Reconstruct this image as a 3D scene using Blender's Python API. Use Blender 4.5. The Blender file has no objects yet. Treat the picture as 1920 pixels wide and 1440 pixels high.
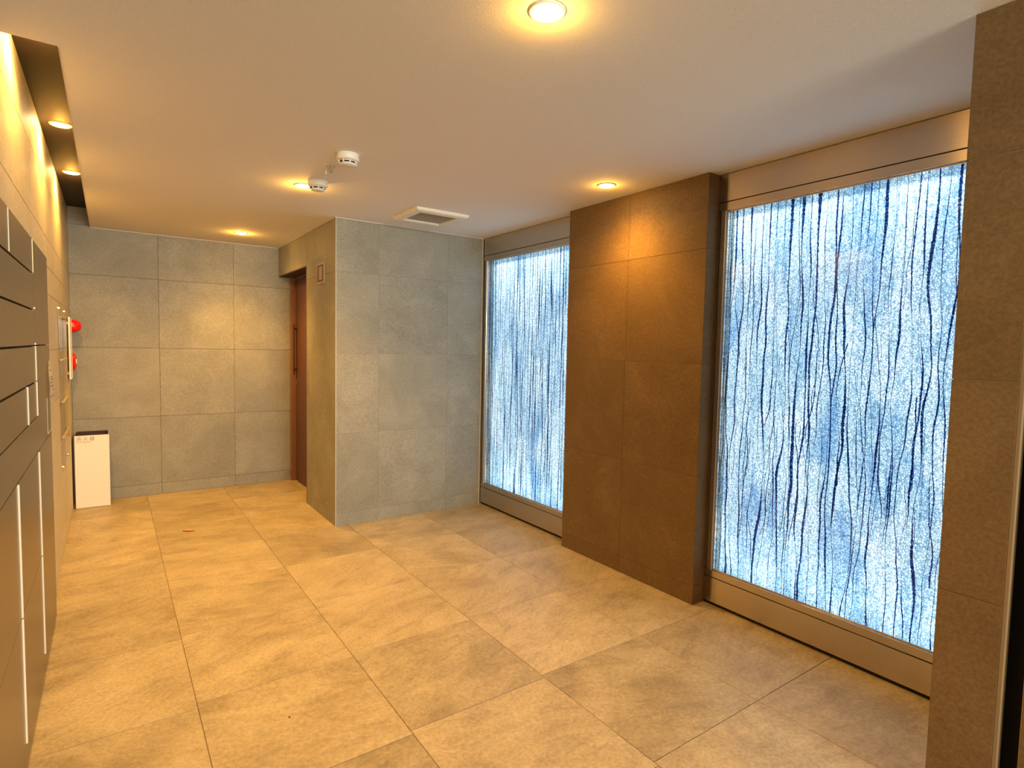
import bpy, bmesh, math, random
from mathutils import Vector, Matrix, noise as mnoise
random.seed(7)
sc = bpy.context.scene
COL = sc.collection
H = 2.287            # ceiling height
LW = -0.265          # left wall face
# ------------------------------------------------------------------ camera
cam = bpy.data.objects.new('camera', bpy.data.cameras.new('camera'))
COL.objects.link(cam)
RI = Vector((0.81839175, -0.57430427, 0.02023753)); UP = Vector((0.01909088, 0.06236809, 0.99787061)); FW = Vector((0.57434353, 0.81626272, -0.06200551))
cam.matrix_world = Matrix(((RI.x, UP.x, -FW.x, 0), (RI.y, UP.y, -FW.y, 0), (RI.z, UP.z, -FW.z, 1.361), (0, 0, 0, 1)))
cam.data.sensor_fit = 'HORIZONTAL'; cam.data.sensor_width = 36
cam.data.lens = 1072.06 / 1920 * 36
cam.data.clip_start = 0.02
sc.camera = cam
# ------------------------------------------------------------------ world and exposure
w = bpy.data.worlds.new('world'); sc.world = w; w.use_nodes = True
w.node_tree.nodes['Background'].inputs[0].default_value = (0.02, 0.02, 0.025, 1)
w.node_tree.nodes['Background'].inputs[1].default_value = 0.3
sc.view_settings.view_transform = 'Standard'; sc.view_settings.look = 'None'
sc.view_settings.gamma = 1; sc.view_settings.use_curve_mapping = False
sc.view_settings.exposure = 0.40
sc.cycles.max_bounces = 10; sc.cycles.diffuse_bounces = 6; sc.cycles.glossy_bounces = 4
sc.cycles.transparent_max_bounces = 40
sc.cycles.sample_clamp_indirect = 4.0
WARM = (1.0, 0.475, 0.062)
FILL_W = 66.0
LAMP_W = 112.0
COVE_W = 35.0
PANEL_E = 2.12

# unseen soft fill added behind the camera to lift the grey walls
ad_ = bpy.data.lights.new('rear_fill', 'AREA'); ad_.shape = 'RECTANGLE'; ad_.size = 2.0; ad_.size_y = 0.8; ad_.spread = math.radians(100); ad_.energy = FILL_W; ad_.color = (1.0, 0.97, 0.80)
ao_ = bpy.data.objects.new('rear_fill', ad_); COL.objects.link(ao_); ao_.location = (0.85, -3.9, 1.78); ao_.rotation_euler = (math.radians(90), 0, 0)

# ------------------------------------------------------------------ node helpers
def new_mat(name):
    m = bpy.data.materials.new(name); m.use_nodes = True
    nt = m.node_tree; b = nt.nodes['Principled BSDF']
    return m, nt, b
def N(nt, typ, **kw):
    n = nt.nodes.new(typ)
    for k, v in kw.items():
        if k.startswith('i_'):
            n.inputs[int(k[2:]) if k[2:].isdigit() else k[2:].replace('_', ' ')].default_value = v
        else: setattr(n, k, v)
    return n
def L(nt, a, b): nt.links.new(a, b)
def simple(name, col, rough=0.5, metal=0.0, spec=0.5, **kw):
    m, nt, b = new_mat(name)
    b.inputs['Base Color'].default_value = (*col, 1); b.inputs['Roughness'].default_value = rough
    b.inputs['Metallic'].default_value = metal; b.inputs['Specular IOR Level'].default_value = spec
    for k, v in kw.items(): b.inputs[k.replace('_', ' ')].default_value = v
    return m
def ramp(nt, stops, interp='LINEAR'):
    r = N(nt, 'ShaderNodeValToRGB'); e = r.color_ramp.elements
    r.color_ramp.interpolation = interp
    while len(e) < len(stops): e.new(0.5)
    for k, (p, c) in enumerate(stops):
        e[k].position = p; e[k].color = (*c, 1) if len(c) == 3 else c
    return r
def objcoord(nt, randscale=37.0, rotate=False):
    tc = N(nt, 'ShaderNodeTexCoord'); oi = N(nt, 'ShaderNodeObjectInfo')
    mu = N(nt, 'ShaderNodeMath', operation='MULTIPLY'); mu.inputs[1].default_value = randscale
    L(nt, oi.outputs['Random'], mu.inputs[0])
    src = tc.outputs['Object']
    if rotate:
        vr = N(nt, 'ShaderNodeVectorRotate', rotation_type='Z_AXIS')
        m2 = N(nt, 'ShaderNodeMath', operation='MULTIPLY'); m2.inputs[1].default_value = 57.0
        fl = N(nt, 'ShaderNodeMath', operation='FRACT'); m3 = N(nt, 'ShaderNodeMath', operation='MULTIPLY_ADD')
        L(nt, oi.outputs['Random'], m2.inputs[0]); L(nt, m2.outputs[0], fl.inputs[0]); L(nt, fl.outputs[0], m3.inputs[0])
        m3.inputs[1].default_value = 1.1; m3.inputs[2].default_value = -0.55
        L(nt, src, vr.inputs['Vector']); L(nt, m3.outputs[0], vr.inputs['Angle']); src = vr.outputs[0]
    ad = N(nt, 'ShaderNodeVectorMath', operation='ADD')
    L(nt, src, ad.inputs[0]); L(nt, mu.outputs[0], ad.inputs[1])
    return ad.outputs[0], oi.outputs['Random']

def tile_material(name, c0, c1, c2, rough=0.5, vein=0.0, rnd=0.18, stretch=(1, 1, 1), bump=0.1, fine=60, rotate=False, spec=0.3):
    m, nt, b = new_mat(name)
    co, rn = objcoord(nt, rotate=rotate)
    mp = N(nt, 'ShaderNodeMapping'); mp.inputs['Scale'].default_value = stretch
    L(nt, co, mp.inputs[0])
    n1 = N(nt, 'ShaderNodeTexNoise', i_Scale=3.2, i_Detail=7.0, i_Roughness=0.62, i_Distortion=0.5)
    L(nt, mp.outputs[0], n1.inputs['Vector'])
    r1 = ramp(nt, [(0.3, c0), (0.5, c1), (0.68, c2)])
    L(nt, n1.outputs[0], r1.inputs[0])
    n2 = N(nt, 'ShaderNodeTexNoise', i_Scale=float(fine), i_Detail=4.0, i_Roughness=0.7)
    L(nt, co, n2.inputs['Vector'])
    r2 = ramp(nt, [(0.3, (0.76,) * 3), (0.7, (1.18,) * 3)]); L(nt, n2.outputs[0], r2.inputs[0])
    mx = N(nt, 'ShaderNodeMix', data_type='RGBA', blend_type='MULTIPLY'); mx.inputs[0].default_value = 1
    L(nt, r1.outputs[0], mx.inputs[6]); L(nt, r2.outputs[0], mx.inputs[7])
    # every tile a slightly different tone
    ml = N(nt, 'ShaderNodeMath', operation='MULTIPLY_ADD'); ml.inputs[1].default_value = rnd; ml.inputs[2].default_value = 1 - rnd / 2
    L(nt, rn, ml.inputs[0])
    mx2 = N(nt, 'ShaderNodeMix', data_type='RGBA', blend_type='MULTIPLY'); mx2.inputs[0].default_value = 1
    L(nt, mx.outputs[2], mx2.inputs[6]); L(nt, ml.outputs[0], mx2.inputs[7])
    out = mx2.outputs[2]; hsrc = n1.outputs[0]
    if vein > 0:
        mv = N(nt, 'ShaderNodeMapping'); mv.inputs['Scale'].default_value = (1.5, 4.5, 3)
        L(nt, co, mv.inputs[0])
        n3 = N(nt, 'ShaderNodeTexNoise', i_Scale=2.4, i_Detail=10.0, i_Roughness=0.72, i_Distortion=1.0)
        L(nt, mv.outputs[0], n3.inputs['Vector'])
        r3 = ramp(nt, [(0.34, (1 - vein,) * 3), (0.5, (1, 1, 1)), (0.66, (1 + vein * 0.45,) * 3)])
        L(nt, n3.outputs[0], r3.inputs[0])
        mx3 = N(nt, 'ShaderNodeMix', data_type='RGBA', blend_type='MULTIPLY'); mx3.inputs[0].default_value = 1
        L(nt, out, mx3.inputs[6]); L(nt, r3.outputs[0], mx3.inputs[7]); out = mx3.outputs[2]; hsrc = n3.outputs[0]
    L(nt, out, b.inputs['Base Color'])
    b.inputs['Roughness'].default_value = rough; b.inputs['Specular IOR Level'].default_value = spec
    ha = N(nt, 'ShaderNodeMath', operation='MULTIPLY_ADD'); ha.inputs[1].default_value = 0.25
    L(nt, n2.outputs[0], ha.inputs[0]); L(nt, hsrc, ha.inputs[2])
    bp = N(nt, 'ShaderNodeBump', i_Strength=bump, i_Distance=0.01); L(nt, ha.outputs[0], bp.inputs['Height'])
    L(nt, bp.outputs[0], b.inputs['Normal'])
    return m

M = {}
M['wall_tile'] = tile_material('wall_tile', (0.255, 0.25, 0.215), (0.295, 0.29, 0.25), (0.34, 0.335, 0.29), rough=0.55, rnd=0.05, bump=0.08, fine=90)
M['shaded_tile'] = tile_material('shaded_tile', (0.160, 0.100, 0.045), (0.183, 0.115, 0.052), (0.210, 0.135, 0.065), rough=0.6, rnd=0.05, bump=0.08, fine=90, spec=0.2)  # wall tile darkened and browned: dim orange light put into its colour
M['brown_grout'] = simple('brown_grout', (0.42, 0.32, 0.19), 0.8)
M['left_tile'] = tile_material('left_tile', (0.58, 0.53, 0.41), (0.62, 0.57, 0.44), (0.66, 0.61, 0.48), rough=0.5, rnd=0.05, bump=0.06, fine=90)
M['floor_tile'] = tile_material('floor_tile', (0.32, 0.262, 0.175), (0.41, 0.345, 0.235), (0.48, 0.41, 0.285), rough=0.42, vein=0.20, rnd=0.24, bump=0.35, fine=70, rotate=True, spec=0.35)
M['grout'] = simple('grout', (0.17, 0.15, 0.12), 0.8)
M['floor_grout'] = simple('floor_grout', (0.27, 0.21, 0.135), 0.8)
M['left_grout'] = simple('left_grout', (0.36, 0.31, 0.22), 0.8)
M['white_trim'] = simple('white_trim', (0.6, 0.57, 0.51), 0.5)
M['dark_slot'] = simple('dark_slot', (0.012, 0.009, 0.008), 0.7)
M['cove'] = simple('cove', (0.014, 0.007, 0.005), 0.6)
M['black'] = simple('black', (0.004, 0.004, 0.005), 0.6, spec=0.1)
M['plastic'] = simple('plastic', (0.80, 0.77, 0.70), 0.45)
M['plastic_shade'] = simple('plastic_shade', (0.45, 0.40, 0.31), 0.6)
M['white_board'] = simple('white_board', (0.86, 0.83, 0.78), 0.4)
M['cream'] = simple('cream', (0.85, 0.82, 0.62), 0.35)
M['red'] = simple('red', (0.85, 0.01, 0.008), 0.25)
M['chrome'] = simple('chrome', (0.75, 0.72, 0.68), 0.18, 1.0)
M['paper'] = simple('paper', (0.86, 0.82, 0.76), 0.7)
M['ink'] = simple('ink', (0.12, 0.11, 0.10), 0.8)
M['grey_ink'] = simple('grey_ink', (0.42, 0.34, 0.27), 0.8)
M['door'] = simple('door', (0.12, 0.05, 0.035), 0.5)
M['door_frame'] = simple('door_frame', (0.22, 0.11, 0.065), 0.4)
M['door_dark'] = simple('door_dark', (0.035, 0.012, 0.008), 0.6)
M['sign_red'] = simple('sign_red', (0.13, 0.025, 0.02), 0.5)
M['sign_light'] = simple('sign_light', (0.42, 0.36, 0.31), 0.4)
M['edge_highlight'] = simple('edge_highlight', (0.95, 0.88, 0.72), 0.4, 0.0)  # highlight on the mailbox door edges, put into a pale colour
M['edge_trim'] = simple('edge_trim', (0.26, 0.18, 0.10), 0.5)
M['leaf'] = simple('leaf', (0.75, 0.52, 0.36), 0.6)
M['pebble'] = simple('pebble', (0.03, 0.015, 0.02), 0.6)

def ceiling_material():
    m, nt, b = new_mat('ceiling_paper')
    tc = N(nt, 'ShaderNodeTexCoord')
    n = N(nt, 'ShaderNodeTexNoise', i_Scale=170.0, i_Detail=3.0, i_Roughness=0.7); L(nt, tc.outputs['Object'], n.inputs['Vector'])
    r = ramp(nt, [(0.3, (0.73, 0.72, 0.69)), (0.7, (0.82, 0.805, 0.775))]); L(nt, n.outputs[0], r.inputs[0])
    L(nt, r.outputs[0], b.inputs['Base Color']); b.inputs['Roughness'].default_value = 0.85; b.inputs['Specular IOR Level'].default_value = 0.15
    bp = N(nt, 'ShaderNodeBump', i_Strength=0.25, i_Distance=0.003); L(nt, n.outputs[0], bp.inputs['Height']); L(nt, bp.outputs[0], b.inputs['Normal'])
    return m
M['ceiling'] = ceiling_material()

def brushed(name, col, rough, vert=False, metal=1.0, aniso=0.8):
    m, nt, b = new_mat(name)
    tc = N(nt, 'ShaderNodeTexCoord'); mp = N(nt, 'ShaderNodeMapping')
    mp.inputs['Scale'].default_value = (300, 300, 1) if vert else (2, 2, 500)
    L(nt, tc.outputs['Object'], mp.inputs[0])
    n = N(nt, 'ShaderNodeTexNoise', i_Scale=1.0, i_Detail=2.0); L(nt, mp.outputs[0], n.inputs['Vector'])
    r = ramp(nt, [(0.3, tuple(c * 0.96 for c in col)), (0.7, tuple(min(1, c * 1.03) for c in col))]); L(nt, n.outputs[0], r.inputs[0])
    L(nt, r.outputs[0], b.inputs['Base Color'])
    b.inputs['Metallic'].default_value = metal; b.inputs['Roughness'].default_value = rough
    b.inputs['Anisotropic'].default_value = aniso
    tg = N(nt, 'ShaderNodeTangent', direction_type='RADIAL', axis='Z'); L(nt, tg.outputs[0], b.inputs['Tangent'])
    if not vert: b.inputs['Anisotropic Rotation'].default_value = 0.25
    return m
M['steel'] = brushed('steel', (0.62, 0.55, 0.47), 0.27, aniso=0.97)
M['steel_post'] = simple('steel_post', (0.62, 0.55, 0.47), 0.28, 1.0)

def mail_material():
    m, nt, b = new_mat('mailbox_paint')
    tc = N(nt, 'ShaderNodeTexCoord')
    n = N(nt, 'ShaderNodeTexNoise', i_Scale=260.0, i_Detail=2.0); L(nt, tc.outputs['Object'], n.inputs['Vector'])
    r = ramp(nt, [(0.3, (0.16, 0.125, 0.08)), (0.7, (0.215, 0.168, 0.11))]); L(nt, n.outputs[0], r.inputs[0])
    L(nt, r.outputs[0], b.inputs['Base Color']); b.inputs['Metallic'].default_value = 0.25
    b.inputs['Roughness'].default_value = 0.3; b.inputs['Specular IOR Level'].default_value = 0.5
    return m
M['mail'] = mail_material()

def clear_material(name, gloss=0.06, tint=(1, 1, 1), ior=1.5):
    m = bpy.data.materials.new(name); m.use_nodes = True; nt = m.node_tree; nt.nodes.clear()
    o = N(nt, 'ShaderNodeOutputMaterial'); t = N(nt, 'ShaderNodeBsdfTransparent'); t.inputs[0].default_value = (*tint, 1)
    g = N(nt, 'ShaderNodeBsdfGlossy'); g.inputs['Roughness'].default_value = gloss
    f = N(nt, 'ShaderNodeFresnel', i_IOR=ior); mx = N(nt, 'ShaderNodeMixShader')
    L(nt, f.outputs[0], mx.inputs[0]); L(nt, t.outputs[0], mx.inputs[1]); L(nt, g.outputs[0], mx.inputs[2]); L(nt, mx.outputs[0], o.inputs[0])
    return m
M['acrylic'] = clear_material('acrylic', 0.1, (0.975, 0.97, 0.96), 1.03)
_n = M['acrylic'].node_tree; _m = [k for k in _n.nodes if k.type == 'MIX_SHADER'][0]; _n.links.remove(_m.inputs[0].links[0]); _m.inputs[0].default_value = 0.06

def crackle_glass():
    """stained crackle glass: a net of fine cracks and clouds of blue in the pane"""
    m = bpy.data.materials.new('crackle_glass'); m.use_nodes = True; nt = m.node_tree; nt.nodes.clear()
    o = N(nt, 'ShaderNodeOutputMaterial'); tc = N(nt, 'ShaderNodeTexCoord')
    mp = N(nt, 'ShaderNodeMapping'); mp.inputs['Scale'].default_value = (0.02, 1.0, 0.85); L(nt, tc.outputs['Object'], mp.inputs[0])
    # warp
    nw = N(nt, 'ShaderNodeTexNoise', i_Scale=55.0, i_Detail=2.0); L(nt, mp.outputs[0], nw.inputs['Vector'])
    sb = N(nt, 'ShaderNodeVectorMath', operation='SUBTRACT'); L(nt, nw.outputs[1], sb.inputs[0]); sb.inputs[1].default_value = (0.5, 0.5, 0.5)
    sl = N(nt, 'ShaderNodeVectorMath', operation='SCALE'); L(nt, sb.outputs[0], sl.inputs[0]); sl.inputs['Scale'].default_value = 0.012
    ad = N(nt, 'ShaderNodeVectorMath', operation='ADD'); L(nt, mp.outputs[0], ad.inputs[0]); L(nt, sl.outputs[0], ad.inputs[1])
    v = N(nt, 'ShaderNodeTexVoronoi', feature='DISTANCE_TO_EDGE', i_Scale=125.0); L(nt, ad.outputs[0], v.inputs['Vector'])
    rv = ramp(nt, [(0.0, (0.16, 0.27, 0.34)), (0.07, (0.42, 0.53, 0.59)), (0.2, (0.80, 0.87, 0.89)), (0.42, (1, 1, 1))]); L(nt, v.outputs['Distance'], rv.inputs[0])
    v2 = N(nt, 'ShaderNodeTexVoronoi', feature='F1', i_Scale=125.0); L(nt, ad.outputs[0], v2.inputs['Vector'])
    rc = ramp(nt, [(0.0, (0.50, 0.60, 0.70)), (0.5, (0.76, 0.84, 0.88)), (1.0, (1, 1, 1))])
    sx = N(nt, 'ShaderNodeSeparateColor'); L(nt, v2.outputs['Color'], sx.inputs[0]); L(nt, sx.outputs[0], rc.inputs[0])
    mA = N(nt, 'ShaderNodeMix', data_type='RGBA', blend_type='MULTIPLY'); mA.inputs[0].default_value = 1
    L(nt, rv.outputs[0], mA.inputs[6]); L(nt, rc.outputs[0], mA.inputs[7])
    # clouds of dye, drawn out vertically
    mc = N(nt, 'ShaderNodeMapping'); mc.inputs['Scale'].default_value = (0.1, 5.0, 1.6); L(nt, tc.outputs['Object'], mc.inputs[0])
    nc = N(nt, 'ShaderNodeTexNoise', i_Scale=1.3, i_Detail=5.0, i_Roughness=0.6, i_Distortion=0.4); L(nt, mc.outputs[0], nc.inputs['Vector'])
    rd = ramp(nt, [(0.30, (0.28, 0.46, 0.68)), (0.45, (0.56, 0.69, 0.77)), (0.60, (0.88, 0.93, 0.93))]); L(nt, nc.outputs[0], rd.inputs[0])
    # fine vertical streaks
    ms = N(nt, 'ShaderNodeMapping'); ms.inputs['Scale'].default_value = (0.1, 70.0, 2.2); L(nt, ad.outputs[0], ms.inputs[0])
    ns = N(nt, 'ShaderNodeTexNoise', i_Scale=1.0, i_Detail=4.0, i_Roughness=0.65, i_Distortion=0.3); L(nt, ms.outputs[0], ns.inputs['Vector'])
    rs = ramp(nt, [(0.30, (0.22, 0.40, 0.62)), (0.40, (0.75, 0.86, 0.95)), (0.50, (1, 1, 1))]); L(nt, ns.outputs[0], rs.inputs[0])
    mB = N(nt, 'ShaderNodeMix', data_type='RGBA', blend_type='MULTIPLY'); mB.inputs[0].default_value = 1
    L(nt, mA.outputs[2], mB.inputs[6]); L(nt, rd.outputs[0], mB.inputs[7])
    mC = N(nt, 'ShaderNodeMix', data_type='RGBA', blend_type='MULTIPLY'); mC.inputs[0].default_value = 0.85
    L(nt, mB.outputs[2], mC.inputs[6]); L(nt, rs.outputs[0], mC.inputs[7])
    t = N(nt, 'ShaderNodeBsdfTransparent'); L(nt, mC.outputs[2], t.inputs[0])
    g = N(nt, 'ShaderNodeBsdfGlossy'); g.inputs['Roughness'].default_value = 0.05
    f = N(nt, 'ShaderNodeFresnel', i_IOR=1.5); mx = N(nt, 'ShaderNodeMixShader')
    L(nt, f.outputs[0], mx.inputs[0]); L(nt, t.outputs[0], mx.inputs[1]); L(nt, g.outputs[0], mx.inputs[2]); L(nt, mx.outputs[0], o.inputs[0])
    return m
M['crackle'] = crackle_glass()

def backlight_material():
    """diffuser lit by an LED row along its top and bottom edge"""
    m = bpy.data.materials.new('backlight'); m.use_nodes = True; nt = m.node_tree; nt.nodes.clear()
    o = N(nt, 'ShaderNodeOutputMaterial'); tc = N(nt, 'ShaderNodeTexCoord'); sp = N(nt, 'ShaderNodeSeparateXYZ')
    L(nt, tc.outputs['Object'], sp.inputs[0])
    mr = N(nt, 'ShaderNodeMapRange'); mr.inputs['From Min'].default_value = 0.13; mr.inputs['From Max'].default_value = 2.12
    L(nt, sp.outputs['Z'], mr.inputs[0])
    r = ramp(nt, [(0.0, (0.50, 0.60, 0.66)), (0.06, (0.92, 1.0, 1.04)), (0.2, (0.78, 0.76, 0.76)), (0.5, (0.70, 0.71, 0.72)), (0.8, (0.76, 0.76, 0.79)),
                  (0.92, (1.05, 1.1, 1.12)), (0.97, (1.3, 1.32, 1.35)), (0.977, (0.42, 0.5, 0.56)), (1.0, (0.4, 0.47, 0.53))])  # dim end stops: the frame's reflection put into the glow
    L(nt, mr.outputs[0], r.inputs[0])
    e = N(nt, 'ShaderNodeEmission'); L(nt, r.outputs[0], e.inputs[0]); e.inputs[1].default_value = PANEL_E
    L(nt, e.outputs[0], o.inputs[0])
    return m
M['backlight'] = backlight_material()

def vein_material():
    m = bpy.data.materials.new('vein'); m.use_nodes = True; nt = m.node_tree; nt.nodes.clear()
    o = N(nt, 'ShaderNodeOutputMaterial'); tc = N(nt, 'ShaderNodeTexCoord')
    n = N(nt, 'ShaderNodeTexNoise', i_Scale=180.0, i_Detail=2.0, i_Roughness=0.6); L(nt, tc.outputs['Object'], n.inputs['Vector'])
    r = ramp(nt, [(0.40, (0.0, 0.010, 0.06)), (0.58, (0.003, 0.04, 0.17)), (0.70, (0.2, 0.42, 0.68))]); L(nt, n.outputs[0], r.inputs[0])
    t = N(nt, 'ShaderNodeBsdfTransparent'); L(nt, r.outputs[0], t.inputs[0])
    L(nt, t.outputs[0], o.inputs[0])
    return m
M['vein'] = vein_material()

def lamp_material(name, strength):
    m = bpy.data.materials.new(name); m.use_nodes = True; nt = m.node_tree; nt.nodes.clear()
    o = N(nt, 'ShaderNodeOutputMaterial'); e = N(nt, 'ShaderNodeEmission'); e.inputs[0].default_value = (1.0, 0.66, 0.30, 1); e.inputs[1].default_value = strength
    L(nt, e.outputs[0], o.inputs[0]); return m
M['lamp'] = lamp_material('lamp_glow', 90.0)

# ------------------------------------------------------------------ mesh helpers
def link(name, bm, m, parent=None, smooth=False):
    me = bpy.data.meshes.new(name); bm.normal_update(); bm.to_mesh(me); bm.free()
    if isinstance(m, (list, tuple)):
        for k in m: me.materials.append(M[k])
    else: me.materials.append(M[m])
    if smooth:
        for p in me.polygons: p.use_smooth = True
    o = bpy.data.objects.new(name, me); COL.objects.link(o)
    if parent is not None: o.parent = parent
    return o
def add_box(bm, x0, x1, y0, y1, z0, z1, bev=0.0, mi=0):
    r = bmesh.ops.create_cube(bm, size=1)
    for v in r['verts']:
        v.co = Vector(((x0 + x1) / 2 + v.co.x * (x1 - x0), (y0 + y1) / 2 + v.co.y * (y1 - y0), (z0 + z1) / 2 + v.co.z * (z1 - z0)))
    if bev > 0:
        es = list({e for v in r['verts'] for e in v.link_edges})
        bmesh.ops.bevel(bm, geom=es, offset=bev, segments=2, affect='EDGES', profile=0.5)
    if mi:
        for f in {f for v in r['verts'] if v.is_valid for f in v.link_faces}: f.material_index = mi
def box(name, ext, m, parent=None, bev=0.0):
    bm = bmesh.new(); add_box(bm, *ext, bev=bev); return link(name, bm, m, parent)
def boxes(name, exts, m, parent=None, bev=0.0):
    bm = bmesh.new()
    for e in exts: add_box(bm, *e, bev=bev)
    return link(name, bm, m, parent)
def lathe(name, prof, m, parent=None, seg=40, smooth=True):
    """prof: list of (r, z) from top to bottom, around local Z"""
    bm = bmesh.new(); rings = []
    for r, z in prof:
        if r < 1e-6: rings.append([bm.verts.new((0, 0, z))])
        else: rings.append([bm.verts.new((r * math.cos(2 * math.pi * k / seg), r * math.sin(2 * math.pi * k / seg), z)) for k in range(seg)])
    for a, b in zip(rings, rings[1:]):
        for k in range(seg):
            k2 = (k + 1) % seg
            if len(a) == 1 and len(b) == 1: continue
            if len(a) == 1: bm.faces.new((a[0], b[k2], b[k]))
            elif len(b) == 1: bm.faces.new((a[k], a[k2], b[0]))
            else: bm.faces.new((a[k], a[k2], b[k2], b[k]))
    bmesh.ops.recalc_face_normals(bm, faces=bm.faces)
    o = link(name, bm, m, parent, smooth)
    return o
def struct(o): o['kind'] = 'structure'; return o
def tag(o, label, cat, group=None):
    o['label'] = label; o['category'] = cat
    if group: o['group'] = group
    return o
def thing(name, label, cat, loc=(0, 0, 0), group=None):
    o = bpy.data.objects.new(name, None); COL.objects.link(o); o.location = loc; o.empty_display_size = 0.05
    return tag(o, label, cat, group)
_tc = {}
def tile_mesh(wd, ht, m, t, ch):
    k = (round(wd, 4), round(ht, 4), m, t, ch)
    if k not in _tc:
        me = bpy.data.meshes.new('tile'); a, b = wd / 2, ht / 2
        vs = []
        for (x, y, z) in ((a, b, 0), (a, b, t - ch), (a - ch, b - ch, t)):
            vs += [(-x, -y, z), (x, -y, z), (x, y, z), (-x, y, z)]
        fs = [(8, 9, 10, 11), (3, 2, 1, 0)]
        for l in (0, 4):
            for q in range(4): fs.append((l + q, l + (q + 1) % 4, l + 4 + (q + 1) % 4, l + 4 + q))
        me.from_pydata(vs, [], fs); me.materials.append(M[m]); _tc[k] = me
    return _tc[k]
AX = {'-x': Matrix(((0, 0, -1), (-1, 0, 0), (0, 1, 0))), '-y': Matrix(((1, 0, 0), (0, 0, -1), (0, 1, 0))),
      '+x': Matrix(((0, 0, 1), (1, 0, 0), (0, 1, 0))), '+y': Matrix(((-1, 0, 0), (0, 0, 1), (0, 1, 0))), '+z': Matrix.Identity(3)}
def tiles(parent, face, plane, us, vs, m, gap=0.003, t=0.004, ch=0.0008, name='tile', skip=None):
    """tiles with their front in PLANE (the coordinate along the face's normal); us, vs the joint lines"""
    for i in range(len(us) - 1):
        for j in range(len(vs) - 1):
            u0, u1, v0, v1 = us[i], us[i + 1], vs[j], vs[j + 1]
            if skip and skip(u0, u1, v0, v1): continue
            me = tile_mesh(u1 - u0 - gap, v1 - v0 - gap, m, t, ch)
            o = bpy.data.objects.new(name, me); COL.objects.link(o); o.parent = parent
            uc, vc = (u0 + u1) / 2, (v0 + v1) / 2
            if face == '-x': p = (plane + t, uc, vc)
            elif face == '+x': p = (plane - t, uc, vc)
            elif face == '-y': p = (uc, plane + t, vc)
            elif face == '+y': p = (uc, plane - t, vc)
            else: p = (uc, vc, plane - t)
            o.matrix_local = Matrix.Translation(p) @ AX[face].to_4x4()

# ------------------------------------------------------------------ lamps of the room (each downlight is a thing that carries its own light)
def downlight(label, x, y, z, power, cone=150, blend=1.0, r=0.04, group='downlights', beam=112, spill=0.24):
    t = thing('downlight', label, 'lamp', (x, y, z), group)
    lathe('trim_ring', [(r + 0.012, 0.0), (r + 0.012, -0.003), (r + 0.006, -0.006), (r, -0.004), (r, 0.0)], 'plastic', t, 40)
    lathe('lens', [(r, -0.0015), (r * 0.8, -0.006), (r * 0.45, -0.009), (0, -0.010)], 'lamp', t, 40)
    # beam and spill of the reflector lamp
    for nm, pw, cn, bl in (('beam', power * (1 - spill), beam, 1.0), ('spill_light', power * spill, cone, blend)):
        if pw <= 0: continue
        ld = bpy.data.lights.new(nm, 'SPOT'); ld.energy = pw; ld.color = WARM; ld.spot_size = math.radians(cn); ld.spot_blend = bl
        ld.shadow_soft_size = 0.035
        lo = bpy.data.objects.new(nm, ld); COL.objects.link(lo); lo.parent = t; lo.location = (0, 0, -0.03)
    pl = bpy.data.lights.new('lens_glow', 'POINT'); pl.energy = power * 0.02; pl.color = WARM; pl.shadow_soft_size = 0.02
    po = bpy.data.objects.new('lens_glow', pl); COL.objects.link(po); po.parent = t; po.location = (0, 0, -0.035)
    return t

# ------------------------------------------------------------------ floor
fl = struct(box('floor', (-0.6, 2.9, -4.0, 6.1, -0.12, -0.0035), 'floor_grout'))
fx = [-0.36, 0.243, 0.848, 1.453, 2.057, 2.661]
off = [-0.075, -0.04, -0.02, 0.0, 0.0]
for ci in range(5):
    ys = [-1.815 + 0.6035 * k + off[ci] for k in range(-4, 14)]
    ys = [y for y in ys if y > -4.1]
    ys[-1] = min(ys[-1], 6.05)
    tiles(fl, '+z', 0.0, [fx[ci], fx[ci + 1]], ys, 'floor_tile', gap=0.0023, t=0.006, ch=0.0012, name='tile',
          skip=lambda u0, u1, v0, v1: v0 > 4.25 and u0 > 1.5)

# ------------------------------------------------------------------ walls
T = 0.004
WZ = [0.0, 0.1, 0.7, 1.3, 1.9]
# back wall
wb = struct(box('wall_back', (-0.6, 1.56, 5.919 + T - 0.001, 6.1, 0, 2.60), 'grout'))
tiles(wb, '-y', 5.919, [LW, 0.358, 0.958, 1.54], WZ + [2.30], 'wall_tile', gap=0.003)
tiles(wb, '-y', 5.919, [LW, -0.117], [2.30, 2.44], 'wall_tile')
# left wall with the niche of the mailbox unit
bm = bmesh.new()
add_box(bm, -0.6, LW - T + 0.001, 3.492, 5.919, 0, 2.60)
add_box(bm, -0.6, LW - T + 0.001, -4.0, 3.492, 1.746, 2.60)
add_box(bm, -0.6, LW - T + 0.001, -4.0, 0.80, 0, 1.746)
wl = struct(link('wall_left', bm, 'left_grout'))
LY = [0.86 + 0.6 * k for k in range(9)]
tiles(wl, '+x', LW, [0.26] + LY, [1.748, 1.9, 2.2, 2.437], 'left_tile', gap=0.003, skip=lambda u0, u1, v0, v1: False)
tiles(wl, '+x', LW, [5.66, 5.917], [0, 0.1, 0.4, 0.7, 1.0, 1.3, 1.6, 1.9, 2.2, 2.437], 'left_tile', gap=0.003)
tiles(wl, '+x', LW, [3.494, 3.86, 4.46, 5.06, 5.66], [0, 0.1, 0.4, 0.7, 1.0, 1.3, 1.6, 1.748], 'left_tile', gap=0.003)
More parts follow.
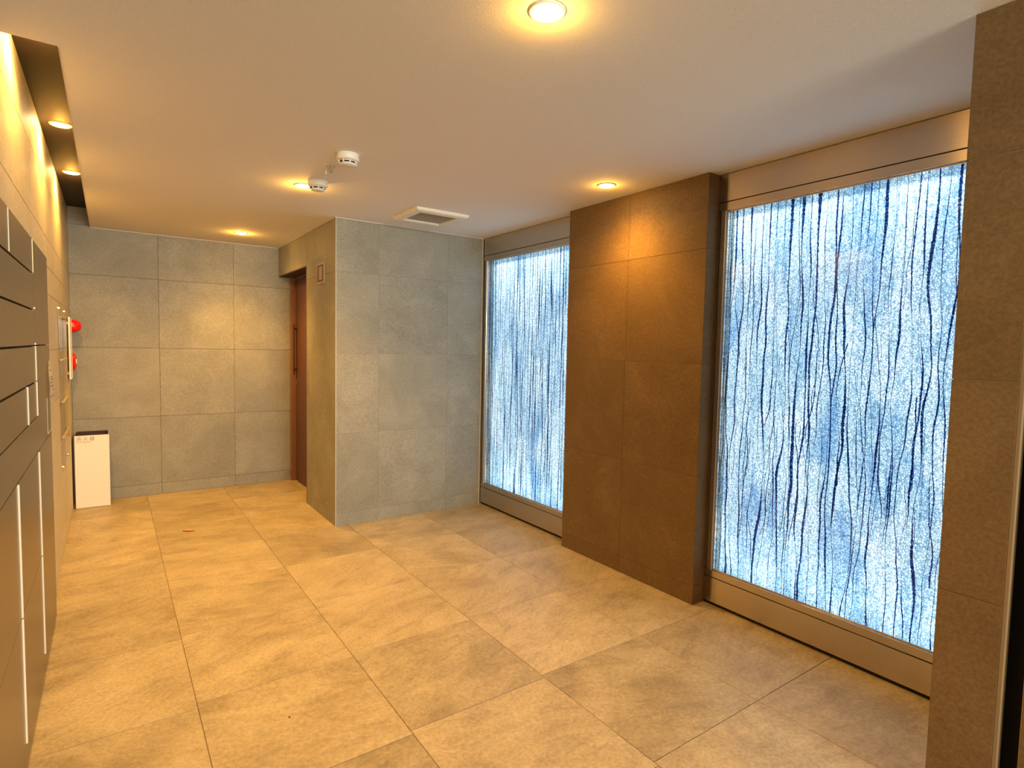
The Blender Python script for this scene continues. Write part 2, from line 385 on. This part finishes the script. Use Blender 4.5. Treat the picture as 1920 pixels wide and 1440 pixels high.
# block that holds the door and stands in front of the far window
dw = struct(boxes('wall_far_right', [(1.359 + T - 0.001, 2.95, 4.192 + T - 0.001, 4.951, 0, H + 0.1),
                                     (1.359 + T - 0.001, 1.66, 4.951, 6.1, 2.015, H + 0.1),
                                     (1.56, 1.66, 4.951, 6.1, 0, 2.015)], 'grout'))
tiles(dw, '-y', 4.192, [1.359, 1.690, 2.285, 2.626], WZ + [H], 'wall_tile', gap=0.0008, ch=0.0003)
tiles(dw, '-x', 1.359, [4.192, 4.951], [0.0, 0.1, 1.9, H], 'wall_tile', gap=0.0015)
tiles(dw, '-x', 1.359, [4.951, 5.917], [2.017, H], 'wall_tile', gap=0.0015)
# column between the two lit windows
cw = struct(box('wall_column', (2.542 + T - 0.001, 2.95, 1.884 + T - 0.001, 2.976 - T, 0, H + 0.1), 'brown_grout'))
tiles(cw, '-x', 2.542, [1.884, 2.432, 2.976], WZ + [H], 'shaded_tile', gap=0.0022, t=0.0036, ch=0.0003)
tiles(cw, '-y', 1.884, [2.542, 2.64], WZ + [H], 'shaded_tile', gap=0.0022, t=0.0036, ch=0.0003)
tiles(cw, '+y', 2.976, [2.542, 2.64], WZ + [H], 'shaded_tile', gap=0.0022, t=0.0036, ch=0.0003)
# near pillar, black door jamb, and the wall before it
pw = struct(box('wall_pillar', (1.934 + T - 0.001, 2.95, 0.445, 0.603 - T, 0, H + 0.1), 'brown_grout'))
tiles(pw, '-x', 1.934, [0.455, 0.603], WZ + [H], 'shaded_tile', gap=0.0022, t=0.0036, ch=0.0003)
tiles(pw, '+y', 0.603, [1.934, 2.64], WZ + [H], 'shaded_tile', gap=0.0022, t=0.0036, ch=0.0003)
struct(box('trim_1', (1.936, 1.95, 0.446, 0.4555, 0, H), 'edge_trim', None, 0.001))
jm = struct(box('trim_2', (1.965, 2.95, 0.404, 0.444, 0, H), 'black'))
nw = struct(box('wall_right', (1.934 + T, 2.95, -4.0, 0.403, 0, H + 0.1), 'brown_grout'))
tiles(nw, '-x', 1.934, [-2.0, -1.4, -0.8, -0.2, 0.402], WZ + [H], 'shaded_tile', gap=0.0022, t=0.0036, ch=0.0003)
struct(box('wall_behind', (-0.6, 2.95, -4.12, -4.0, 0, 2.6), 'wall_tile'))
struct(box('wall_outer', (2.78, 2.95, 0.603, 4.192, 0, H + 0.1), 'grout'))

# ------------------------------------------------------------------ ceiling with the slot along the left wall
ce = struct(boxes('ceiling', [(-0.115, 2.95, 2.371, 6.1, H, H + 0.153), (-0.6, 2.95, -4.0, 2.371, H, H + 0.153)], 'ceiling'))
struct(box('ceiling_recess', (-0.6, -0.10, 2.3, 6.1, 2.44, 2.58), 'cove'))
struct(box('trim_3', (-0.1165, -0.1135, 2.372, 5.918, H - 0.002, H + 0.02), 'white_trim'))
# pale beads along the ceiling line and up the outer corners
beads = [(-0.115, 1.358, 5.911, 5.9185, H - 0.005, H), (1.352, 1.3585, 4.19, 5.91, H - 0.004, H),
         (1.352, 2.62, 4.184, 4.1915, H - 0.005, H), (1.3575, 1.3615, 4.1905, 4.1945, 0, H - 0.005), (2.612, 2.617, 4.1865, 4.1915, 0, H - 0.005)]
for k, b in enumerate(beads): struct(box('trim_%d' % (4 + k), b, 'white_trim'))
# door jamb bead
struct(box('trim_9', (1.356, 1.361, 4.948, 4.953, 0.0, 2.013), 'door_frame'))

# ------------------------------------------------------------------ the two backlit glass windows
WX = 2.626
def window(n, y0, y1, seed, wob):
    """y0 near end, y1 far end"""
    rnd = random.Random(seed)
    root = struct(bpy.data.objects.new('window_%d' % n, None)); COL.objects.link(root)
    box('header_panel', (WX, 2.78, y0, y1, 2.143, H - 0.004), 'steel', root, 0.001)
    box('top_rail', (WX, 2.665, y0 + 0.002, y1 - 0.002, 2.096, 2.1385), 'steel', root, 0.001)
    box('bottom_rail', (WX, 2.665, y0 + 0.002, y1 - 0.002, 0.157, 0.192), 'steel', root, 0.001)
    box('sill_panel', (WX, 2.78, y0, y1, 0.020, 0.1525), 'steel', root, 0.001)
    box('shadow_gap', (WX + 0.012, 2.775, y0 + 0.001, y1 - 0.001, 0.0005, 0.0195), 'dark_slot', root)
    box('shadow_gap', (WX + 0.006, 2.775, y0 + 0.001, y1 - 0.001, 0.1525, 0.157), 'dark_slot', root)
    box('shadow_gap', (WX + 0.006, 2.775, y0 + 0.001, y1 - 0.001, 2.1385, 2.143), 'dark_slot', root)
    box('side_post', (WX + 0.004, 2.78, y1 - 0.045, y1 - 0.014, 0.1525, 2.1385), 'steel_post', root, 0.003)
    box('shadow_gap', (WX + 0.02, 2.78, y1 - 0.013, y1 - 0.001, 0.02, 2.1385), 'dark_slot', root)
    box('side_post', (WX + 0.004, 2.78, y0 + 0.014, y0 + 0.045, 0.1525, 2.1385), 'steel_post', root, 0.003)
    ga, gb = y0 + 0.046, y1 - 0.046
    box('glass_lip', (2.640, 2.652, ga, gb, 0.192, 0.199), 'chrome', root)
    box('glass_lip', (2.640, 2.652, ga, gb, 2.089, 2.096), 'chrome', root)
    box('glass_lip', (2.640, 2.652, gb - 0.006, gb, 0.199, 2.089), 'chrome', root)
    # pane
    bm = bmesh.new()
    vs = [bm.verts.new((2.655, yy, zz)) for yy, zz in ((ga, 0.17), (ga, 2.11), (gb, 2.11), (gb, 0.17))]
    bm.faces.new(vs)
    link('glass_pane', bm, 'crackle', root)
    # light box behind the pane
    boxes('light_box', [(2.662, 2.70, ga - 0.001, ga + 0.004, 0.14, 2.12), (2.662, 2.70, gb - 0.004, gb + 0.001, 0.14, 2.12)], 'white_trim', root)
    box('backlight', (2.70, 2.72, ga, gb, 0.13, 2.12), 'backlight', root)
    # dark veins melted into the glass
    bm = bmesh.new()
    z0, z1, st = 0.185, 2.10, 0.0055
    ns = int((z1 - z0) / st)
    nv = 34
    pitch = (gb - ga) / nv
    def strand(y, zs, ze, wbase, sd, amp, drift):
        prev = None; k0, k1 = int((zs - z0) / st), int((ze - z0) / st)
        for k in range(max(0, k0), min(ns, k1) + 1):
            z = z0 + k * st; d = (z1 - z)
            env = min(1, d / 0.5)
            yy = y + env * amp * (mnoise.noise(Vector((sd * 7.3, z * 2.0, 0))) * 1.5 + 0.45 * mnoise.noise(Vector((sd * 3.1, z * 6.5, 5)))) + drift * (z - zs)
            yy += 0.0016 * mnoise.noise(Vector((sd * 11.0, z * 70, 2))) + 0.0012 * mnoise.noise(Vector((sd * 13.0, z * 170, 6)))
            ww = wbase * (0.28 + 1.35 * max(0, 0.45 + 1.3 * mnoise.noise(Vector((sd * 5.7, z * 3.1, 9))))) * (1 + 0.65 * mnoise.noise(Vector((sd, z * 110, 4))))
            if k in (k0, k1): ww *= 0.2
            if not (ga + 0.004 < yy < gb - 0.004): prev = None; continue
            ww = max(0.0008, ww)
            cur = (bm.verts.new((2.658, yy - ww / 2, z)), bm.verts.new((2.658, yy + ww / 2, z)))
            if prev: bm.faces.new((prev[0], prev[1], cur[1], cur[0]))
            prev = cur
    for i in range(nv):
        y = ga + (i + 0.5 + rnd.uniform(-0.28, 0.28)) * pitch
        sd = seed * 10 + i
        strand(y, z0, z1, rnd.choice((0.0035, 0.0045, 0.006, 0.008, 0.009)), sd, wob, 0)
        if rnd.random() < 0.75:      # a second, finer strand that leaves it and joins it again
            a = rnd.uniform(0.2, 1.3); strand(y + rnd.uniform(-0.02, 0.02), a, a + rnd.uniform(0.35, 0.8), 0.0034, sd + 0.35, 0.035, rnd.uniform(-0.03, 0.03))
        if rnd.random() < 0.6:
            a = rnd.uniform(0.3, 1.6); strand(y + rnd.uniform(-0.02, 0.02), a, min(2.09, a + rnd.uniform(0.2, 0.5)), 0.0022, sd + 0.7, 0.035, rnd.uniform(-0.05, 0.05))
    v = link('dark_vein', bm, 'vein', root); v['kind'] = 'stuff'
    return root
window(1, 2.976 + 0.001, 4.184, 3, 0.014)
window(2, 0.604, 1.883, 8, 0.024)

# ------------------------------------------------------------------ door in the recess
dr = struct(bpy.data.objects.new('door_1', None)); COL.objects.link(dr)
box('door_leaf', (1.505, 1.545, 4.99, 5.86, 0.006, 1.992), 'door', dr, 0.002)
boxes('door_frame', [(1.462, 1.558, 5.862, 5.917, 0.0, 2.013), (1.495, 1.558, 4.953, 4.988, 0.0, 2.013), (1.495, 1.558, 4.988, 5.862, 1.994, 2.013)], 'door_frame', dr, 0.002)
box('door_handle', (1.470, 1.478, 5.800, 5.83, 1.06, 1.555), 'door_dark', dr, 0.003)
boxes('handle_bracket', [(1.477, 1.506, 5.806, 5.824, 1.10, 1.12), (1.477, 1.506, 5.806, 5.824, 1.50, 1.52)], 'door_dark', dr)
box('lock', (1.490, 1.506, 5.800, 5.83, 0.975, 1.015), 'chrome', dr, 0.003)
# soffit of the recess
struct(box('trim_10', (1.362, 1.558, 4.952, 5.917, 2.008, 2.0148), 'door_dark'))

# ------------------------------------------------------------------ downlights
downlight('brightest round ceiling downlight, alone at the top edge of the photo', 1.0, 1.29, H, LAMP_W)
downlight('round ceiling downlight beside the smaller smoke detector', 0.943, 3.50, H, LAMP_W)
downlight('round ceiling downlight near the back wall and the door', 0.925, 5.33, H, LAMP_W)
downlight('round ceiling downlight close to the tiled column between the lit windows', 2.30, 2.386, H, LAMP_W * 0.45, spill=0.5)
CV = 'downlights in the dark ceiling slot'
downlight('downlight hidden behind the near edge of the dark ceiling slot', -0.183, 2.655, 2.44, COVE_W, 150, 0.6, 0.035, CV, spill=1.0)
downlight('downlight in the middle of the dark ceiling slot', -0.183, 3.735, 2.44, COVE_W, 150, 0.6, 0.035, CV, spill=1.0)
downlight('downlight at the far end of the dark ceiling slot', -0.183, 4.74, 2.44, COVE_W, 150, 0.6, 0.035, CV, spill=1.0)

# ------------------------------------------------------------------ mailbox unit set in the left wall
MX = -0.236
mb = thing('mailbox_unit', 'dark bronze wall of mailboxes and parcel lockers set in the left wall', 'mailbox', (-0.40, 2.2, 0))
def mbox(name, ext, m, bev=0.0, parent=mb):
    o = box(name, ext, m, parent, bev); o.matrix_parent_inverse = Matrix.Translation(-mb.location) if parent is mb else Matrix.Identity(4)
    return o
mbox('carcass', (-0.56, MX - 0.012, 0.81, 3.49, 0.022, 1.745), 'dark_slot')
mbox('plinth', (-0.56, MX - 0.02, 0.812, 3.47, 0.0, 0.021), 'dark_slot')
def panel(name, y0, y1, z0, z1, gz=0.002, lip=0.0065, gt=None):
    """front panel with a narrow bright pull edge on its far side"""
    p = mbox(name, (MX - 0.018, MX, y0 + 0.0015, y1 - 0.0015, z0 + gz, z1 - (gt if gt is not None else gz)), 'mail', 0.0012)
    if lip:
        e = box('pull_edge', (MX - 0.004, MX + lip, y1 - 0.007, y1 - 0.0025, z0 + gz + 0.001, z1 - gz - 0.001), 'edge_highlight', p)
    return p
Z = [0.105, 0.505, 0.922, 1.060, 1.197, 1.335, 1.472, 1.610, 1.745]
mbox('base_panel', (MX - 0.018, MX - 0.001, 0.812, 3.489, 0.022, 0.103), 'mail', 0.001)
for a, b in ((0.105, 0.922), (0.922, 1.335), (1.335, 1.745)): panel('end_panel', 2.872, 3.489, a, b, 0.002, 0)
for a, b in ((2.25, 2.872), (1.63, 2.25), (1.01, 1.63)):
    for k in (0, 1): panel('locker_door', a, b, Z[k], Z[k + 1], 0.0015, 0.0045)
panel('control_door', 0.95, 2.872, Z[2], Z[3], 0.0025, 0)
panel('mail_door', 2.57, 2.872, Z[3], Z[4], 0.002, 0.0035, 0.005); panel('mail_door', 0.95, 2.57, Z[3], Z[4], 0.002, 0.0035, 0.005)
for k in (4, 5, 6):
    panel('mail_door', 2.235 if k == 9 else 1.60, 2.872, Z[k], Z[k + 1], 0.002, 0 if k > 4 else 0.003, 0.0045)
    if k > 4: mbox('bright_dot', (MX - 0.004, MX + 0.0035, 2.86, 2.868, Z[k] + 0.003, Z[k] + 0.010), 'edge_highlight')  # added pale dot, a glint at the door's foot put into its colour
    panel('mail_door', 0.95, 1.60, Z[k], Z[k + 1], 0.002, 0, 0.0045)
for a, b in ((2.235, 2.872), (1.60, 2.235), (0.95, 1.60)): panel('mail_door', a, b, Z[7], Z[8], 0.003, 0.0017, 0.001)

# clear pocket and curled note on the mailbox end panel
pk = thing('document_pocket', 'narrow clear plastic pocket fixed to the end of the mailboxes, below the curled note', 'pocket', (MX + 0.002, 3.3, 1.0))
o = box('pocket_sheet', (0.002, 0.0035, -0.05, 0.12, -0.06, 0.10), 'acrylic', pk)
boxes('pocket_rim', [(0.0, 0.003, -0.053, -0.05, -0.06, 0.10), (0.0, 0.003, 0.12, 0.123, -0.06, 0.10), (0.0, 0.003, -0.05, 0.12, -0.063, -0.06)], 'plastic_shade', pk)
bm = bmesh.new(); rows = []
nu, nvv = 10, 14
for j in range(nvv + 1):
    v = j / nvv; row = []
    wdt = 1.0 if v < 0.55 else 1.0 - 0.75 * ((v - 0.55) / 0.45) ** 1.3
    for i in range(nu + 1):
        u = i / nu
        y = 0.12 * (u - 1) * wdt - 0.0
        x = 0.004 + 0.008 * (u ** 2) * (1 - 0.75 * v) + 0.004 * math.sin(v * 5)
        row.append(bm.verts.new((x, y, v * 0.175)))
    rows.append(row)
for a, b in zip(rows, rows[1:]):
    for i in range(nu): bm.faces.new((a[i], a[i + 1], b[i + 1], b[i]))
bmesh.ops.solidify(bm, geom=bm.faces[:], thickness=0.0005)
note = link('paper_note', bm, 'paper', None, True); note.location = (MX + 0.003, 3.43, 1.095)
tag(note, 'curled white paper note with printed marks at the end edge of the mailboxes', 'paper')
bm = bmesh.new()
for (v0, u0, u1) in ((0.26, 0.35, 0.85), (0.36, 0.3, 0.7), (0.44, 0.45, 0.9), (0.5, 0.35, 0.8), (0.68, 0.4, 0.75), (0.8, 0.4, 0.7), (0.17, 0.65, 0.85)):
    def pt(u, v):
        wdt = 1.0 if v < 0.55 else 1.0 - 0.75 * ((v - 0.55) / 0.45) ** 1.3
        return Vector((0.004 + 0.008 * (u ** 2) * (1 - 0.75 * v) + 0.004 * math.sin(v * 5) + 0.0012, 0.12 * (u - 1) * wdt - 0.0012, v * 0.175))
    q = [bm.verts.new(pt(a, b)) for a, b in ((u0, v0), (u1, v0 + 0.02), (u1, v0 + 0.05), (u0, v0 + 0.03))]
    bm.faces.new(q)
link('print', bm, 'ink', note)

# ------------------------------------------------------------------ clear poster holder on the left wall
ph = thing('poster_holder', 'tall clear acrylic poster holder on the left wall beside the alarm', 'holder', (LW, 4.84, 0))
ph['label'] = 'tall clear acrylic leaflet holder on the tiled wall between mailboxes and red alarm'
box('back_plate', (0.004, 0.006, -0.27, 0.27, 0.52, 1.58), 'acrylic', ph)
for zz in (1.30, 1.03, 0.76, 0.54):
    boxes('pocket', [(0.018, 0.0195, -0.25, 0.25, zz - 0.01, zz + 0.20), (0.004, 0.0195, -0.252, -0.25, zz - 0.013, zz + 0.2), (0.004, 0.0195, 0.25, 0.252, zz - 0.013, zz + 0.2)], 'acrylic', ph)
    box('pocket_lip', (0.004, 0.021, -0.252, 0.252, zz + 0.196, zz + 0.203), 'plastic_shade', ph)
for yy in (-0.255, 0.255):
    for zz in (1.555, 0.55):
        o = lathe('standoff', [(0, 0.016), (0.008, 0.016), (0.009, 0.012), (0.009, 0)], 'chrome', ph, 16)
        o.location = (0.0, yy, zz); o.rotation_euler = (0, math.pi / 2, 0)

# ------------------------------------------------------------------ cream alarm board and the red alarm devices
ab = thing('notice_board', 'thin cream notice board seen edge-on beside the red alarm devices', 'board', (LW, 5.555, 1.295))
for a_, b_ in ((-0.09, -0.2), (0.07, -0.2), (-0.09, 0.18), (0.07, 0.18)): box('spacer', (0.0, 0.0105, a_, a_ + 0.02, b_, b_ + 0.02), 'plastic_shade', ab)
box('board_panel', (0.010, 0.020, -0.105, 0.105, -0.236, 0.236), 'cream', ab, 0.004)
boxes('board_frame', [(0.019, 0.022, -0.107, -0.099, -0.237, 0.237), (0.019, 0.022, 0.099, 0.107, -0.237, 0.237), (0.019, 0.022, -0.099, 0.099, 0.229, 0.237), (0.019, 0.022, -0.099, 0.099, -0.237, -0.229)], 'white_board', ab)
al = thing('alarm_lamp', 'red dome fire alarm lamp on the left wall, above the round call point', 'alarm', (LW, 5.79, 1.47))
o = lathe('base', [(0.058, 0.0), (0.058, 0.014), (0.05, 0.018), (0, 0.018)], 'red', al); o.rotation_euler = (0, math.pi / 2, 0)
o = lathe('dome', [(0.050, 0.017), (0.050, 0.032), (0.046, 0.052), (0.034, 0.070), (0.016, 0.080), (0, 0.082)], 'red', al); o.rotation_euler = (0, math.pi / 2, 0)
cp = thing('fire_call_point', 'round red fire call point low behind the cream board', 'alarm', (LW, 5.79, 1.185))
cp['label'] = 'round red fire alarm push button on the tiled wall, below the red dome lamp'
o = lathe('base', [(0.072, 0.0), (0.072, 0.02), (0.064, 0.034), (0.045, 0.040), (0.042, 0.034), (0, 0.034)], 'red', cp); o.rotation_euler = (0, math.pi / 2, 0)
o = lathe('button', [(0.022, 0.033), (0.020, 0.046), (0, 0.048)], 'plastic', cp, 20); o.rotation_euler = (0, math.pi / 2, 0)

# ------------------------------------------------------------------ fire extinguisher box
fe = thing('extinguisher_box', 'white floor box for a fire extinguisher in the back corner, lettered at its top', 'box', (-0.133, 5.80, 0))
box('front_panel', (-0.114, 0.114, -0.100, -0.094, 0.003, 0.592), 'white_board', fe, 0.001)
boxes('body', [(-0.106, -0.103, -0.094, 0.112, 0.0, 0.60), (0.103, 0.106, -0.094, 0.112, 0.0, 0.60), (-0.103, 0.103, 0.109, 0.112, 0.0, 0.60), (-0.103, 0.103, -0.094, 0.109, 0.0, 0.006)], 'door_dark', fe)
box('inner_tray', (-0.103, 0.103, -0.094, 0.109, 0.555, 0.56), 'door_dark', fe)
def text(s, size, m, parent, loc, rot, sx=1.0, name='lettering'):
    cu = bpy.data.curves.new(name, 'FONT'); cu.body = s; cu.size = size; cu.resolution_u = 3; cu.extrude = 0.0004
    to = bpy.data.objects.new('tmp', cu); COL.objects.link(to)
    bpy.context.view_layer.update()
    me = bpy.data.meshes.new_from_object(to.evaluated_get(bpy.context.evaluated_depsgraph_get()))
    COL.objects.unlink(to); bpy.data.objects.remove(to)
    me.materials.clear(); me.materials.append(M[m])
    o = bpy.data.objects.new(name, me); COL.objects.link(o); o.parent = parent; o.location = loc; o.rotation_euler = rot; o.scale = (sx, 1, 1)
    return o
o = text('\u6d88 \u706b \u5668', 0.036, 'grey_ink', fe, (-0.103, -0.1008, 0.553), (math.pi / 2, 0, 0), 0.95)
o['label'] = 'grey Japanese lettering'
o = text('Fire Extinguisher', 0.0145, 'grey_ink', fe, (-0.102, -0.1008, 0.536), (math.pi / 2, 0, 0), 1.0)
o['label'] = 'small grey English lettering'

# ------------------------------------------------------------------ small framed plate beside the door
sg = thing('wall_plate', 'small framed square indicator plate high on the tiled wall beside the door', 'sign', (1.359, 4.545, 1.915))
sg.rotation_euler = (0, 0, 0)
box('plate', (-0.006, 0.0, -0.088, 0.088, -0.082, 0.082), 'sign_light', sg, 0.001)
boxes('ring', [(-0.009, -0.005, -0.066, -0.048, -0.064, 0.064), (-0.009, -0.005, 0.048, 0.066, -0.064, 0.064), (-0.009, -0.005, -0.048, 0.048, 0.052, 0.064), (-0.009, -0.005, -0.048, 0.048, -0.064, -0.052)], 'sign_red', sg)

# ------------------------------------------------------------------ smoke detectors, sprinkler, vent
def detector(label, x, y, rz, r=0.055, name='smoke_detector'):
    t = thing(name, label, 'smoke detector', (x, y, H), 'smoke detectors on the ceiling'); t.rotation_euler = (0, 0, rz)
    k = r / 0.055
    lathe('base', [(0.053 * k, 0.0), (0.055 * k, -0.002), (0.055 * k, -0.028), (0.051 * k, -0.032), (0.043 * k, -0.034)], 'plastic', t, 48)
    lathe('chamber', [(0.039 * k, -0.033), (0.038 * k, -0.050), (0.034 * k, -0.053), (0, -0.054)], 'plastic', t, 48)
    for q in range(8):
        a = q * math.pi / 4
        bm = bmesh.new(); add_box(bm, 0.0375 * k, 0.0400 * k, -0.011 * k, 0.011 * k, -0.0445, -0.0385)
        s = link('slot', bm, 'black', t); s.rotation_euler = (0, 0, a)
        bm = bmesh.new(); add_box(bm, 0.036 * k, 0.0455 * k, -0.002, 0.002, -0.048, -0.0325, 0.0006)
        s = link('rib', bm, 'plastic', t); s.rotation_euler = (0, 0, a + math.pi / 8)
    bm = bmesh.new(); add_box(bm, 0.054 * k, 0.0558 * k, -0.003, 0.003, -0.018, -0.014)
    s = link('indicator', bm, 'ink', t); s.rotation_euler = (0, 0, math.radians(-60))
    return t
detector('white smoke detector on the open ceiling, clear of any lamp glow', 0.965, 2.80, 0.35)
d2 = detector('white smoke detector half hidden in the glow of a downlight', 0.985, 3.36, 0.2)
sp = thing('sprinkler_head', 'small chrome sprinkler head on the ceiling between the two smoke detectors', 'sprinkler', (0.955, 3.03, H))
lathe('cover_ring', [(0.040, 0.0), (0.040, -0.003), (0.034, -0.006), (0.017, -0.003), (0.016, 0.0)], 'ceiling', sp, 32)
lathe('stem', [(0.010, 0.0), (0.010, -0.010), (0.006, -0.012), (0, -0.012)], 'chrome', sp, 20)
bm = bmesh.new()
add_box(bm, -0.010, -0.007, -0.002, 0.002, -0.026, -0.008, 0.0006); add_box(bm, 0.007, 0.010, -0.002, 0.002, -0.026, -0.008, 0.0006)
add_box(bm, -0.010, 0.010, -0.002, 0.002, -0.028, -0.0255, 0.0006)
link('yoke', bm, 'chrome', sp)
lathe('deflector', [(0.003, -0.028), (0.013, -0.030), (0.013, -0.0315), (0, -0.032)], 'chrome', sp, 20)
dp = lathe('hanging_tag', [(0, -0.012), (0.002, -0.020), (0.005, -0.036), (0.0045, -0.042), (0, -0.044)], 'plastic', sp, 16); dp.location = (-0.022, 0.01, 0)
vt = thing('ceiling_vent', 'square cream exhaust vent cover on the ceiling before the grey wall', 'vent', (1.877, 3.715, H))
bm = bmesh.new()
# raised frame with sloping outer sides around a sunken grille
def ringquad(o, i):
    a = [(-o[0], -o[0]), (o[0], -o[0]), (o[0], o[0]), (-o[0], o[0])]; b = [(-i[0], -i[0]), (i[0], -i[0]), (i[0], i[0]), (-i[0], i[0])]
    va = [bm.verts.new((x, y, o[1])) for x, y in a]; vb = [bm.verts.new((x, y, i[1])) for x, y in b]
    for k in range(4): bm.faces.new((va[k], va[(k + 1) % 4], vb[(k + 1) % 4], vb[k]))
prof = [(0.197, 0.0), (0.199, -0.004), (0.199, -0.016), (0.190, -0.022), (0.150, -0.026), (0.140, -0.022), (0.138, -0.004)]
for a, b in zip(prof, prof[1:]): ringquad(a, b)
bmesh.ops.remove_doubles(bm, verts=bm.verts, dist=1e-5); bmesh.ops.recalc_face_normals(bm, faces=bm.faces)
link('frame', bm, 'plastic', vt)
box('back_plate', (-0.139, 0.139, -0.139, 0.139, -0.004, -0.002), 'plastic_shade', vt)
for k in range(11):
    yk = -0.125 + k * 0.025
    box('slat', (-0.138, 0.138, yk - 0.004, yk + 0.004, -0.014, -0.006), 'plastic_shade', vt, 0.001)  # recess shadow put into the darker plastic of slats and back plate

# ------------------------------------------------------------------ bits on the floor
bm = bmesh.new(); rows = []
for i in range(9):
    u = i / 8; wd = 0.020 * math.sin(math.pi * min(1, u * 0.92 + 0.06)) + 0.001; row = []
    for j in range(5):
        v = j / 4 * 2 - 1
        row.append(bm.verts.new((-0.045 + 0.09 * u, v * wd + 0.004 * math.sin(u * 6), 0.002 + 0.007 * (v * v) * math.sin(math.pi * u) + 0.005 * abs(u - 0.5))))
    rows.append(row)
for a, b in zip(rows, rows[1:]):
    for j in range(4): bm.faces.new((a[j], a[j + 1], b[j + 1], b[j]))
bmesh.ops.solidify(bm, geom=bm.faces[:], thickness=0.0006)
lf = link('dry_leaf', bm, 'leaf', None, True); lf.location = (0.44, 4.64, 0.0); lf.rotation_euler = (0, 0, -0.5)
tag(lf, 'small pale curled dry leaf on the stone floor near the back', 'leaf')
bm = bmesh.new(); bmesh.ops.create_icosphere(bm, subdivisions=2, radius=0.0035)
for v in bm.verts: v.co = v.co * (1 + 0.25 * mnoise.noise(v.co * 400)); v.co.z *= 0.5
pb = link('crumb', bm, 'pebble', None, True); pb.location = (0.511, 2.095, 0.0016)
tag(pb, 'tiny dark crumb on the stone floor in front of the camera', 'crumb')
